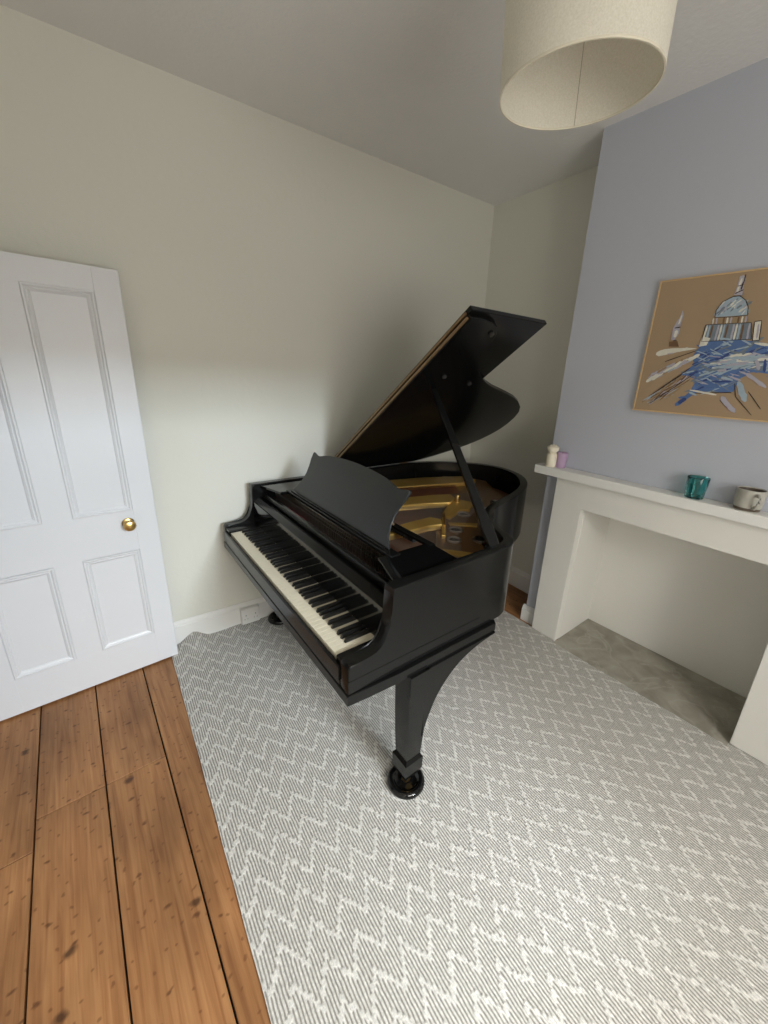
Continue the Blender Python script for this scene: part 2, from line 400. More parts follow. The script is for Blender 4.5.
skirting('baseboard_alcove', 1.24, Matrix.Translation((2.45, YB, 0)), th=.018)

# ---- door
t = empty('door_1', (.1893, .1358, .0116), math.atan2(.7566, -.0721), kind='structure')
DWd, DHt = .760, 1.990
xs = [0, .100, .325, .430, .662, DWd]; zs = [0, .190, .700, .915, 1.895, DHt]
bm = bmesh.new(); fr = .0; back = .038
box(bm, xs[0], fr, 0, xs[1], back, DHt, .002); box(bm, xs[4], fr, 0, xs[5], back, DHt, .003); 
for z0, z1 in ((zs[0], zs[1]), (zs[2], zs[3]), (zs[4], zs[5])): box(bm, xs[1]-.001, fr+.0003, z0, xs[4]+.001, back-.0003, z1, .001)
for z0, z1 in ((zs[1], zs[2]), (zs[3], zs[4])): box(bm, xs[2], fr+.0006, z0-.001, xs[3], back-.0006, z1+.001, .001)
obj('door_leaf', bm, M_white, t)
def panel(x0, z0, x1, z1):
    bm = bmesh.new()
    prof = [(0, -.002), (.003, -.005), (.008, -.005), (.012, -.001), (.015, .001), (.018, -.001), (.024, .002), (.029, .006), (.033, .006)]
    prev = None
    for o, y in prof:
        ring = [bm.verts.new(p) for p in ((x0+o, y, z0+o), (x1-o, y, z0+o), (x1-o, y, z1-o), (x0+o, y, z1-o))]
        if prev:
            for i in range(4): bm.faces.new((prev[i], prev[(i+1) % 4], ring[(i+1) % 4], ring[i]))
        prev = ring
    bm.faces.new(prev)
    ring = [bm.verts.new(p) for p in ((x0, .03, z0), (x1, .03, z0), (x1, .03, z1), (x0, .03, z1))]
    bm.faces.new(ring)
    first = [v for v in bm.verts[:4]] if False else None
    return bm
for x0, x1 in ((xs[1], xs[2]), (xs[3], xs[4])):
    for z0, z1 in ((zs[1], zs[2]), (zs[3], zs[4])): obj('door_panel', panel(x0, z0, x1, z1), M_white, t)
bm = bmesh.new(); lathe(bm, [(0, 0), (.026, 0), (.027, .003), (.022, .006), (.011, .008), (.009, .02), (.010, .027), (.020, .034), (.027, .044), (.027, .052), (.022, .060), (.010, .064), (0, .065)], 32)
k = obj('door_knob', bm, M_brass, t, smooth=True); k.location = (.635, -.001, .852); k.rotation_euler = (PI/2, 0, 0)
bm = bmesh.new()
for z in (.22, 1.72): tube(bm, [(-.006, .006, z), (-.006, .006, z+.09)], .006)
obj('door_hinge', bm, M_trim, t)
bm = bmesh.new(); box(bm, DWd, .008, .80, DWd+.0012, .030, .95); obj('latch_plate', bm, M_trim, t)

# ---- double wall socket
t = empty('wall_socket', (.0205, 1.327, .012), 0, 'white double power socket mounted on the skirting board left of the piano', 'socket')
bm = bmesh.new(); box(bm, 0, -.058, .012, .034, .058, .120, .004); obj('socket_box', bm, M_socket, t)
bm = bmesh.new(); box(bm, .034, -.056, .016, .041, .056, .116, .003)
obj('socket_plate', bm, M_socket, t)
for y in (-.03, .03):
    bm = bmesh.new(); box(bm, .0405, y-.006, .094, .044, y+.006, .108, .001); obj('switch', bm, M_socket, t)
for y in (-.03, .03):
    for q in ((y-.002, .074, y+.002, .083), (y-.012, .050, y-.006, .053), (y+.006, .050, y+.012, .053)):
        bm = bmesh.new(); box(bm, .0405, q[0], q[1], .0415, q[2], q[3]); obj('socket_hole', bm, M_hole, t)

# ---- fireplace surround, shelf, hearth
SX0, SX1, SZ = .098, 1.357, 1.082
t = empty('fireplace_surround', label='plain white painted fireplace surround with mantel shelf against the lavender chimney breast', cat='fireplace'); t.matrix_world = Mch
bm = bmesh.new()
outer = [(SX0, .012), (OX0, .012), (OX0, OZ), (OX1, OZ), (OX1, .012), (SX1, .012), (SX1, SZ), (SX0, SZ)]
A = prism(bm, outer, XZ, -.0615, -.0005, .004, 2)
obj('surround_frame', bm, M_surr, t)
bm = bmesh.new(); box(bm, -.040, -.0994, SZ, 1.497, -.001, SZ+.051, .005, 2); obj('mantel_shelf', bm, M_trim, t)
bm = bmesh.new(); prism(bm, [(OX0+.001, -.085), (OX1-.001, -.085), (OX1-.001, -.001), (bx1-.001, ORD-.001), (bx0+.001, ORD-.001), (OX0+.001, -.001)], XY, -.02, .010, .003)
h = tag(obj('hearth_slab', bm, M_marble), 'worn grey marble hearth slab set in the floor of the empty fireplace', 'hearth'); h.matrix_world = Mch

# ---- rug
RX0, RX1, RY0 = .020, 3.28, 0.0
def rug():
    bm = bmesh.new()
    nx, ny = 165, 104
    th = .009
    def edge_far(x):     # local y of the far edge
        return 2.006 + .026*x + (.012*math.exp(-((x-.72)/.12)**2))
    def zf(x, y):
        z = .0098
        c = max(0, 1-(x-.02)/.15); z += c*.055*math.exp(-((y-.135)/.055)**2); c = max(0, 1-x/.09)
        if c > 0:        # rucked corner against the skirting
            z += c*c*(.014*math.exp(-((y-.40)/.09)**2) )
        return z
    top = []; bot = []
    for j in range(ny+1):
        rt = []; rb = []
        for i in range(nx+1):
            x = RX0+.0 + (RX1-RX0)*i/nx; f = j/ny; y = edge_far(x)*f
            # rounded near-left corner
            if y < .10:
                x = max(x, RX0 + .055*(1-math.sqrt(max(0, 1-((.10-y)/.10)**2)))) if i == 0 else max(x, RX0 + .055*(1-math.sqrt(max(0, 1-((.10-y)/.10)**2)))+.0008*i)
            wob = .0008*math.sin(x*23)*math.exp(-y/.03)
            z = zf(x, y)
            rt.append(bm.verts.new((x, y+wob, z))); rb.append(bm.verts.new((x, y+wob, max(.0015, z-th))))
        top.append(rt); bot.append(rb)
    for j in range(ny):
        for i in range(nx):
            bm.faces.new((top[j][i], top[j][i+1], top[j+1][i+1], top[j+1][i]))
            bm.faces.new((bot[j][i], bot[j+1][i], bot[j+1][i+1], bot[j][i+1]))
    for j in range(ny):
        bm.faces.new((top[j][0], top[j+1][0], bot[j+1][0], bot[j][0])); bm.faces.new((top[j][nx], bot[j][nx], bot[j+1][nx], top[j+1][nx]))
    for i in range(nx):
        bm.faces.new((top[0][i], bot[0][i], bot[0][i+1], top[0][i+1])); bm.faces.new((top[ny][i], top[ny][i+1], bot[ny][i+1], bot[ny][i]))
    return bm
r = tag(obj('area_rug', rug(), M_rug, smooth=True, angle=60), 'large flat-woven grey and white chevron rug under the grand piano', 'rug')
r.location = (0, .857, 0); r.rotation_euler = (0, 0, .018)

# ---------------------------------------------------------------- grand piano
PX, PY_, PA, W = 0.0643, 1.213, 0.0373, 1.4323
P = empty('grand_piano', (PX, PY_, 0), PA, 'black grand piano with its lid propped open, standing on the rug', 'piano')
def part(name, bm, m, smooth=False, parent=None, **k): return obj(name, bm, m, parent or P, smooth, **k)
ZR, ZRB = .975, .641
bent = [(W, .167), (W, .50), (W, .70), (1.428, .770), (1.402, .832), (1.345, .874), (1.262, .906), (1.188, .950), (1.128, 1.02), (1.075, 1.12), (1.035, 1.26), (.983, 1.45), (.90, 1.64), (.79, 1.785), (.65, 1.885), (.47, 1.925), (.30, 1.875), (.16, 1.745), (.06, 1.60), (.008, 1.46), (0, 1.36), (0, 1.2), (0, .167)]
oc = catmull(bent, 5)
# de-duplicate start/end straight parts
def offset_poly(pts, d):
    out = []; n = len(pts)
    for i, p in enumerate(pts):
        a = Vector(pts[max(0, i-1)]); b = Vector(pts[min(n-1, i+1)]); tdir = (b-a).normalized()
        nrm = Vector((-tdir.y, tdir.x)); out.append((p[0]+nrm.x*d, p[1]+nrm.y*d))
    return out
inn = offset_poly(oc, .048)        # interior lies to the left when walking treble -> tail -> bass
def ring_wall(out, inn, z0, z1, bev=.004):
    bm = bmesh.new(); n = len(out)
    cols = []
    for (a, b), (c, d) in zip(out, inn):
        o = Vector((a, b)); i = Vector((c, d)); k = (i-o).normalized()*bev
        cols.append([bm.verts.new(q) for q in ((o.x, o.y, z0+bev), (o.x, o.y, z0+bev+.004), (o.x, o.y, z1-bev-.004), (o.x, o.y, z1-bev), (o.x+k.x*.3, o.y+k.y*.3, z1-bev*.3), (o.x+k.x, o.y+k.y, z1), (i.x-k.x, i.y-k.y, z1), (i.x, i.y, z1-bev), (i.x, i.y, z1-bev-.004), (i.x, i.y, z0), (o.x+k.x, o.y+k.y, z0))])
    for p, q in zip(cols, cols[1:]):
        for j in range(11): bm.faces.new((p[j], p[(j+1) % 11], q[(j+1) % 11], q[j]))
    bm.faces.new(cols[0]); bm.faces.new(cols[-1][::-1])
    return bm
def clip_front(pts, v): return [(W-.05, v)] + [p for p in pts if p[1] > v+.01] + [(.05, v)]
part('rim', ring_wall(oc, inn, ZRB, ZR), M_black, True, angle=40)
# case bottom frame below the rim (set back from it)
fo = [p for p in offset_poly(oc, .014)]
# keybed and lower case frame up to the side of the leg
bm = bmesh.new(); prism(bm, [(.002, -.004), (W+.003, -.004), (W+.009, .08), (W+.016, .20), (W+.018, .712), (W-.03, .745), (.004, .745)], XY, .600, .640, .003)
part('keybed', bm, M_black)
bm = bmesh.new()
ip = clip_front(offset_poly(oc, .047), .25); prism(bm, ip, XY, .645, .70); part('soundboard_frame', bm, M_hole)
# arms (cheeks) with the scrolled profile, down to the keybed
prof = [(0, .641), (0, .735), (.003, .745), (.012, .752), (.05, .752), (.085, .751), (.108, .756), (.128, .768), (.144, .787), (.155, .815), (.161, .845), (.164, .88), (.166, .93), (.168, ZR-.002), (.19, ZR-.0015), (.26, ZR-.0015), (.26, .641)]
for u0, u1 in ((.0, .052), (W-.052, W)):
    bm = bmesh.new(); prism(bm, prof, YZ, u0-.0004 if u0 == 0 else u0, u1+.0004 if u0 else u1, .0045, 3); part('arm', bm, M_black, True, angle=50)
# moulding strip running along the side of the case above the keybed
for u0, u1 in ((-.0018, .004), (W-.004, W+.0018)):
    bm = bmesh.new(); box(bm, u0, -.0005, .689, u1, .62, .6935, .001); part('side_moulding', bm, M_black)
# key blocks
for u0, u1 in ((.053, .113), (1.346, W-.053)):
    bm = bmesh.new(); box(bm, u0, .004, .641, u1, .165, .742, .004, 3); part('key_block', bm, M_black)
# keyslip and its lower rail
bm = bmesh.new(); prism(bm, [(-.006, .667), (.006, .667), (.006, .716), (.002, .722), (-.003, .722), (-.006, .716)], YZ, .053, W-.053, .0015); part('keyslip', bm, M_black)
bm = bmesh.new(); box(bm, .053, -.001, .641, W-.053, .02, .662, .003); part('key_rail', bm, M_black)
# keys
KW = 1.222/52; U0 = .1195; ZK = .7307; VK = .0115
def white_key(shape):
    l, r_ = shape          # notch widths on left / right side
    g = .0006; x0, x1 = g, KW-g; v1 = .052; v2 = .165
    pts = [(x0, 0), (x1, 0), (x1, v1)] + ([(x1-r_, v1), (x1-r_, v2)] if r_ else [(x1, v2)]) + ([(x0+l, v2), (x0+l, v1)] if l else [(x0, v2)]) + [(x0, v1)]
    pts = [p for i, p in enumerate(pts) if p != pts[i-1]]
    bm = bmesh.new(); prism(bm, pts, XY, -.022, 0, .0008, 1); return bm
names = 'AB' + 'CDEFGAB'*7 + 'C'
BK = .0098
sh = {'C': (0, .0075), 'D': (.0045, .0045), 'E': (.0075, 0), 'F': (0, .0085), 'G': (.0055, .0045), 'A': (.0045, .0055), 'B': (.0085, 0)}
protos = {}
for i, nme in enumerate(names):
    key = ('first' if i == 0 else 'last' if i == 51 else nme)
    if key not in protos:
        s_ = (0, .0055) if key == 'first' else (0, 0) if key == 'last' else sh[nme]
        o = part('white_key', white_key(s_), M_ivory); protos[key] = o
    else:
        o = protos[key].copy(); C.objects.link(o)
    o.location = (U0+i*KW, VK, ZK)
bpro = None
for i in range(51):
    pair = names[i]+names[i+1]
    if pair in ('BC', 'EF'): continue
    dx = {'CD': -.002, 'DE': .002, 'FG': -.003, 'GA': 0, 'AB': .003}[pair]
    if bpro is None:
        bm = bmesh.new(); hw = .0062; tw = .0056
        vb = [bm.verts.new(q) for q in ((-hw, 0, 0), (hw, 0, 0), (hw, .103, 0), (-hw, .103, 0), (-tw, .006, .0155), (tw, .006, .0155), (tw, .103, .0165), (-tw, .103, .0165))]
        for q in ((0, 3, 2, 1), (4, 5, 6, 7), (0, 1, 5, 4), (1, 2, 6, 5), (2, 3, 7, 6), (3, 0, 4, 7)): bm.faces.new([vb[k] for k in q])
        bmesh.ops.bevel(bm, geom=bm.edges[:], offset=.0012, segments=2, affect='EDGES')
        o = bpro = part('black_key', bm, M_ebony, True)
    else:
        o = bpro.copy(); C.objects.link(o)
    o.location = (U0+(i+1)*KW+dx, VK+.053, ZK-.001)
# fallboard: upright glossy board with a sloping top rail
bm = bmesh.new(); prism(bm, [(.168, .7335), (.168, .872), (.205, .872), (.205, .7335)], YZ, .053, W-.053); part('fallboard', bm, M_gloss, True)
bm = bmesh.new(); prism(bm, [(.174, .8725), (.200, .893), (.212, .893), (.212, .8725)], YZ, .053, W-.053, .0015); part('fallboard_rail', bm, M_black, True)
bm = bmesh.new(); box(bm, .053, .222, .70, W-.053, .243, .925, .003); part('stretcher', bm, M_black)
bm = bmesh.new(); box(bm, .053, .212, .70, W-.053, .222, .80); part('action_cover', bm, M_hole)
# music desk tray
bm = bmesh.new(); box(bm, .225, .303, .955, 1.235, .350, .971, .003); box(bm, .225, .50, .955, 1.235, .53, .969, .002)
part('desk_tray', bm, M_black)
for u0, u1 in ((.052, .243), (1.205, W-.050)):
    bm = bmesh.new(); prism(bm, [(u0, .215), (u1, .262 if u0 < .5 else .262), (u1, .515), (u0, .525)] if u0 < .5 else [(u0, .262), (u1, .205), (u1, .515), (u0, .525)], XY, .953, .966, .002); part('tray_side_board', bm, M_gloss)
# music desk board, leaning back 30 degrees
dpts = [(.25, 0)]
left = [(.25, 0), (.290, .04), (.308, .09), (.312, .125), (.303, .165), (.287, .21), (.281, .243), (.290, .249), (.335, .238), (.36, .236)]
arch = [(.36, .236), (.44, .256), (.54, .268), (.63, .273), (.715, .275)]
half = left[:-1] + catmull(arch, 4)
full = half + [(1.43-a, b) for a, b in half[::-1][1:]]
bm = bmesh.new(); ss, cc = math.sin(math.radians(30)), math.cos(math.radians(30))
prism(bm, full, lambda a, b, t: (a, .330+ss*b+cc*t, .972+cc*b-ss*t), 0, .011, .002); part('music_desk', bm, M_desk, True, angle=30)
bm = bmesh.new(); box(bm, .27, .314, .971, 1.16, .3295, .978, .002); part('desk_ledge', bm, M_black)
for u in (.45, .98):
    bm = bmesh.new(); tube(bm, [(u, .43, 1.10), (u, .505, .972)], .005); part('desk_strut', bm, M_lbrass)

# ---- cast plate, strings, soundboard
bm = bmesh.new(); prism(bm, clip_front(offset_poly(oc, .050), .41), XY, .80, .812); part('soundboard', bm, simple('varnished_spruce', (.17, .065, .028, 1), .35, var=.2, vscale=12))
def cast_plate():
    bm = bmesh.new()
    def slab(pts, z0=.845, z1=.862, bev=.003, mat=0): prism(bm, pts, XY, z0, z1, bev, 2, mat)
    slab([(.06, .405), (W-.06, .405), (W-.06, .45), (.06, .45)], .872, .884)
    # long bars running to the tail, tall in section
    slab([(.062, .42), (.15, .42), (.262, 1.037), (.372, 1.442), (.42, 1.566), (.40, 1.72), (.28, 1.70), (.165, 1.403), (.085, 1.091)], .858, .888, .006)
    slab([(.49, .42), (.545, .42), (.595, .845), (.645, .999), (.712, 1.142), (.665, 1.236), (.586, 1.268), (.543, 1.152), (.500, .994), (.482, .75)], .858, .893, .006)
    slab([(.825, .42), (.895, .42), (.915, .582), (.918, .776), (.945, .853), (.888, .901), (.828, .872), (.832, .748), (.838, .606)], .858, .890, .006)
    # curved cross web joining the bars
    slab([(.63, 1.20), (.70, 1.15), (.73, 1.10), (.795, 1.0), (.84, .976), (.873, .984), (.845, 1.06), (.81, 1.12), (.84, 1.175), (.80, 1.25), (.745, 1.293), (.67, 1.26)], .8605, .882, .005)
    slab([(.848, .945), (.862, .962), (1.046, .780), (1.036, .765)], .8605, .880, .002)
    slab([(.905, .94), (.93, .925), (1.03, 1.03), (1.0, 1.07)], .8605, .869, .002)
    slab([(1.13, .665), (1.17, .645), (1.30, .725), (1.26, .775)], .8605, .872, .002)
    slab([(.10, 1.62), (.24, 1.64), (.55, 1.30), (.62, 1.32), (.60, 1.70), (.40, 1.84), (.22, 1.77)], .846, .860, .0, 1)
    # treble hitch plate
    rim_in = [(1.37, .66), (1.36, .80), (1.25, .875), (1.15, .92), (1.08, 1.02), (1.01, 1.14), (.97, 1.28), (.91, 1.45), (.83, 1.62), (.60, 1.70)]
    inner = [(.62, 1.32), (.72, 1.12), (.84, .93), (.96, .80), (1.08, .69), (1.20, .60), (1.37, .52)]
    slab(rim_in + inner, .846, .860, .0, 1)
    slab([(1.19, .40), (1.215, .40), (1.225, .62), (1.19, .62)], .858, .895, .004)
    return bm
part('cast_iron_plate', cast_plate(), [M_gold, M_gold_shaded])
# ringed sound holes in the plate
for (u, v, rr) in ((.849, 1.120, .036), (.995, .905, .038), (1.083, .805, .036), (1.155, .925, .044), (.875, 1.30, .034), (.80, 1.47, .036)):
    bm = bmesh.new()
    lathe(bm, [(0, .8608), (rr*.72, .8608), (rr*.74, .866), (rr*.86, .870), (rr, .866), (rr*1.02, .860)], 28, u, v)
    o = part('sound_hole', bm, [M_hole, M_string], True)
    for f in o.data.polygons:
        c = f.center; f.material_index = 0 if math.hypot(c.x-u, c.y-v) < rr*.7 else 1
bm = bmesh.new(); lathe(bm, [(0, .925), (.013, .925), (.015, .921), (.015, .872), (0, .872)], 16, .700, 1.215); part('plate_bolt', bm, M_brass, True)
bm = bmesh.new(); tube(bm, [(.83, .985, .884), (.955, .86, .884)], .006); part('plate_rib', bm, M_brass)
# bridge
bm = bmesh.new()
br = catmull([(1.28, .60), (1.10, .74), (.92, .90), (.78, 1.12), (.66, 1.38), (.52, 1.56)], 6)
prism(bm, br + offset_poly(br, .03)[::-1], XY, .812, .842); part('bridge', bm, simple('maple_bridge', (.32, .16, .07, 1), .45))
# strings: a fine fan, bass crossing over treble
bm = bmesh.new()
def wire(a, b, r_, mat):
    a = Vector(a); b = Vector(b); d = (b-a).normalized(); s_ = Vector((-d.y, d.x, 0)).normalized()*r_; zz = Vector((0, 0, r_))
    va = [bm.verts.new(a+s_), bm.verts.new(a+zz), bm.verts.new(a-s_)]; vb = [bm.verts.new(b+s_), bm.verts.new(b+zz), bm.verts.new(b-s_)]
    for k in range(3): bm.faces.new((va[k], va[(k+1) % 3], vb[(k+1) % 3], vb[k])).material_index = mat
for i in range(52):      # bass
    f = i/51; wire((.14+f*.27, .42, .892), (.25+f*.30, 1.62-.22*f, .872), .0013-.0005*f, 1)
for i in range(150):
    f = i/149; u = .49+f*.87
    v_end = [(0, 1.66), (.25, 1.35), (.45, 1.05), (.65, .84), (.85, .70), (1, .60)]
    for (a, va_), (b, vb_) in zip(v_end, v_end[1:]):
        if a <= f <= b: ve = va_+(vb_-va_)*(f-a)/(b-a)
    wire((u, .42, .888), (u+.10*(1-f)+.0, ve, .866), .0005, 0)
s_ = part('strings', bm, [M_string, M_copper]); s_['kind'] = 'stuff'
bm = bmesh.new()
for rrow in range(3):
    for i in range(74):
        u = .10+i*.0168+rrow*.004; v = .290+rrow*.022
        box(bm, u-.0032, v-.0032, .884, u+.0032, v+.0032, .926)
s_ = part('tuning_pins', bm, M_string); s_['kind'] = 'stuff'
bm = bmesh.new(); box(bm, .30, .262, .884, .52, .285, .890, .001); part('felt_strip', bm, M_felt)
bm = bmesh.new(); box(bm, .06, .246, .80, W-.06, .402, .884); part('pin_block', bm, simple('dark_pin_block', (.03, .015, .009, 1), .6))
# dampers
bm = bmesh.new()
for i in range(56):
    u = .14+i*.0165; box(bm, u, .56, .897, u+.009, .60, .925, .001)
s_ = part('dampers', bm, M_hole); s_['kind'] = 'stuff'

# ---- lid
TH = math.radians(36.3)
L0 = Vector((.004, 0, .9765)); ct, st = math.cos(TH), math.sin(TH)
def LP(a, b, t): return (L0.x + a*ct - t*st, b, L0.z + a*st + t*ct)
lo = [(0, .680), (1.460, .680), (1.460, .76), (1.455, .81), (1.437, .86), (1.40, .897), (1.35, .918), (1.29, .928), (1.245, .948), (1.20, .985), (1.150, 1.040), (1.10, 1.11), (1.055, 1.19), (1.012, 1.295), (.980, 1.395), (.945, 1.502), (.905, 1.615), (.856, 1.718), (.79, 1.822), (.72, 1.893), (.643, 1.938), (.55, 1.965), (.459, 1.971), (.375, 1.948), (.294, 1.905), (.225, 1.838), (.163, 1.756), (.11, 1.667), (.056, 1.565), (.02, 1.48), (0, 1.41)]
bm = bmesh.new(); prism(bm, lo, LP, 0, .022, .003); lid = part('lid', bm, simple('lid_black_gloss', (.005, .005, .005, 1), .16, spec=.2), True, angle=30)
bm = bmesh.new(); prism(bm, [(0, .682), (1.478, .682), (1.478, 1.176), (0, 1.176)], LP, .0235, .0460, .003); part('lid_front_flap', bm, M_black)
bm = bmesh.new(); prism(bm, [(.02, .672), (1.45, .672), (1.45, .6795), (.02, .6795)], LP, .006, .0155); part('lid_hinge', bm, M_lbrass)
bm = bmesh.new(); prism(bm, [(.02, .674), (1.45, .674), (1.45, .6815), (.02, .6815)], LP, .0265, .036); part('lid_hinge', bm, M_lbrass)
for a, v in ((1.10, .84), (1.05, 1.06), (1.40, .86)):
    bm = bmesh.new(); lathe(bm, [(0, 0), (.011, 0), (.011, .009), (.006, .012), (0, .012)], 16)
    o = part('lid_bumper', bm, M_rubber, True); o.matrix_local = Matrix(((ct, 0, st, LP(a, v, 0)[0]), (0, -1, 0, v), (st, 0, -ct, LP(a, v, 0)[2]), (0, 0, 0, 1)))
# spine hinges
for v in (.80, 1.30):
    bm = bmesh.new(); tube(bm, [(.004, v, .981), (.004, v+.07, .981)], .006); part('spine_hinge', bm, M_lbrass)
# prop stick
A = Vector((1.392, .712, .972)); B = Vector(LP(.985, .865, -.001))
def stick(A, B, w0, w1, t0):
    bm = bmesh.new(); d = (B-A).normalized(); s1 = Vector((.55, .83, 0)); s1 = (s1 - d*s1.dot(d)).normalized(); s2 = d.cross(s1)
    rings = []
    for f in (0, .1, .2, .5, .9, 1):
        p = A.lerp(B, f); w_ = (w0+(w1-w0)*f)/2 * (1.25 if f == .1 else 1.0); h_ = t0/2
        rings.append([bm.verts.new(p+a*w_*s1+b*h_*s2) for a, b in ((-1, -1), (1, -1), (1, 1), (-1, 1))])
    for a, b in zip(rings, rings[1:]):
        for k in range(4): bm.faces.new((a[k], a[(k+1) % 4], b[(k+1) % 4], b[k]))
    bm.faces.new(rings[0]); bm.faces.new(rings[-1][::-1])
    bmesh.ops.bevel(bm, geom=[e for e in bm.edges], offset=.0025, segments=1, affect='EDGES')
    return bm
part('lid_prop', stick(A, B, .044, .026, .022), M_black)
bm = bmesh.new(); box(bm, 1.366, .680, .950, 1.404, .745, .977, .004); part('prop_hinge_block', bm, M_black)

# ---- legs with bracket, collar and caster cup
LC = .288
def leg_bm(cu, outer):
    bm = bmesh.new()
    rings = []
    for z, h in ((.5995, .0455), (.50, .045), (.40, .043), (.28, .0395), (.19, .035), (.12, .033)):
        rings.append([bm.verts.new((cu+a*h, LC+b*h, z)) for a, b in ((-1, -1), (1, -1), (1, 1), (-1, 1))])
    for a, b in zip(rings, rings[1:]):
        for k in range(4): bm.faces.new((a[k], a[(k+1) % 4], b[(k+1) % 4], b[k]))
    bm.faces.new(rings[0]); bm.faces.new(rings[-1][::-1])
    return bm
def bracket_bm(cu):      # curved wing from the keybed down into the leg, on the tail side
    bm = bmesh.new()
    c = [(LC+.03, .5995), (.710, .5995), (.705, .5970), (.63, .590), (.56, .575), (.50, .552), (.45, .520), (.41, .482), (.375, .435), (.345, .37), (LC+.043, .33), (LC+.03, .28)]
    prism(bm, catmull(c[2:], 4) + [c[0], (.710, .5995)], YZ, cu-.038, cu+.043, .002); return bm
def block_bm(cu):
    bm = bmesh.new()
    h1, h2, h3 = .042, .044, .037
    cs = ((-1, -1), (1, -1), (1, 1), (-1, 1))
    # chevron top: each face of the block dips toward its corners
    top = []; mids = []
    ring_t = []
    for k in range(4):
        a, b = cs[k]; a2, b2 = cs[(k+1) % 4]
        ring_t.append(bm.verts.new((cu+a*h2, LC+b*h2, .170)))
        ring_t.append(bm.verts.new((cu+(a+a2)/2*h2, LC+(b+b2)/2*h2, .170)))
    ring_in = []
    for k in range(4):
        a, b = cs[k]; a2, b2 = cs[(k+1) % 4]
        ring_in.append(bm.verts.new((cu+a*.036, LC+b*.036, .184)))
        ring_in.append(bm.verts.new((cu+(a+a2)/2*.036, LC+(b+b2)/2*.036, .184)))
    def ring(h, z):
        o = []
        for k in range(4):
            a, b = cs[k]; a2, b2 = cs[(k+1) % 4]
            o.append(bm.verts.new((cu+a*h, LC+b*h, z))); o.append(bm.verts.new((cu+(a+a2)/2*h, LC+(b+b2)/2*h, z)))
        return o
    seq = [ring_in, ring_t, ring(h2-.001, .112), ring(h3, .090), ring(.032, .078)]
    for a, b in zip(seq, seq[1:]):
        for k in range(8): bm.faces.new((a[k], a[(k+1) % 8], b[(k+1) % 8], b[k]))
    bm.faces.new(ring_in); bm.faces.new(seq[-1][::-1])
    return bm
for cu, outer in ((W-.017, 1), (.045, -1)):
    lg = part('leg', leg_bm(cu, outer), M_black)
    obj('leg_bracket', bracket_bm(cu), M_black, lg, True)
    obj('leg_collar', block_bm(cu), M_black, lg)
    bm = bmesh.new(); lathe(bm, [(0, .078), (.018, .078), (.020, .060), (.012, .056), (.012, .030), (0, .030)], 20, cu, LC); obj('caster_stem', bm, M_brass, lg, True)
    bm = bmesh.new(); lathe(bm, [(0, -.012), (.016, -.012), (.020, -.006), (.020, .006), (.016, .012), (0, .012)], 20)
    o = obj('caster_wheel', bm, M_brass, lg, True); o.matrix_local = Matrix.Translation((cu, LC, .044)) @ Matrix.Rotation(PI/2, 4, 'Y')
    o = bmesh.new(); lathe(o, [(0, .0125), (.062, .0125), (.072, .014), (.078, .022), (.076, .033), (.068, .040), (.058, .040), (.050, .034), (.044, .026), (.028, .0235), (0, .023)], 40, cu, LC)
    cp = obj('caster_cup', o, M_gloss, None, True, angle=80); cp.matrix_world = Matrix.Translation((PX, PY_, 0)) @ Matrix.Rotation(PA, 4, 'Z')
    tag(cp, 'round glossy black caster cup under the front treble leg of the piano' if outer > 0 else 'round black caster cup under the bass leg of the piano, near the wall', 'caster cup', 'caster cups under the piano legs')
# dark fixing slot in the leg head, on its near corner
bm = bmesh.new(); prism(bm, [(.0, .515), (.005, .515), (.005, .590), (0, .590)], lambda a, b, t: (W-.017+.036+a, LC-.0470+t*.4, b), 0, .004); part('leg_slot', bm, M_hole)
# tail leg
bm = bmesh.new(); lathe(bm, [(0, .64), (.07, .64), (.065, .5), (.045, .12), (.05, .10), (.03, .07), (0, .07)], 4, .46, 1.55); 
lg = part('leg', bm, M_black)
bm = bmesh.new(); lathe(bm, [(0, .07), (.018, .07), (.018, .0125), (0, .0125)], 16, .46, 1.55); obj('caster_stem', bm, M_brass, lg, True)
# braces under the case carry the tail leg
bm = bmesh.new(); prism(bm, [(.40, .70), (.52, .70), (.53, 1.75), (.40, 1.75)], XY, .605, .6445, .004); part('case_brace', bm, M_black)

# ---------------------------------------------------------------- picture on the chimney breast
t = empty('framed_painting', label='painting of a domed building in blue and white on brown canvas, hung above the mantel', cat='painting'); t.matrix_world = Mch
X0, X1, Z0, Z1 = .420, 1.060, 1.503, 2.093
bm = bmesh.new(); box(bm, X0+.006, -.020, Z0+.006, X1-.006, -.002, Z1-.006); obj('canvas', bm, M_canvas, t)
bm = bmesh.new()
for q in ((X0, Z0, X0+.006, Z1), (X1-.006, Z0, X1, Z1), (X0+.006, Z0, X1-.006, Z0+.006), (X0+.006, Z1-.006, X1-.006, Z1)): box(bm, q[0], -.024, q[1], q[2], -.001, q[3])
obj('picture_frame', bm, M_frame, t)
def pm(n, c): return simple(n, c, .6, bump=.3, bscale=150, var=.12, vscale=60)
PM = [pm('paint_white', (.66, .64, .56, 1)), pm('paint_pale_blue', (.33, .42, .50, 1)), pm('paint_blue', (.085, .16, .36, 1)), pm('paint_slate', (.17, .21, .25, 1)), pm('paint_dark', (.035, .022, .018, 1)), pm('paint_lilac', (.40, .38, .45, 1)), pm('paint_umber', (.15, .08, .038, 1)), pm('paint_ochre', (.30, .21, .12, 1)), pm('paint_deep_blue', (.035, .065, .22, 1))]
bm = bmesh.new(); dep = [-.0203]
pr_ = random.Random(11)
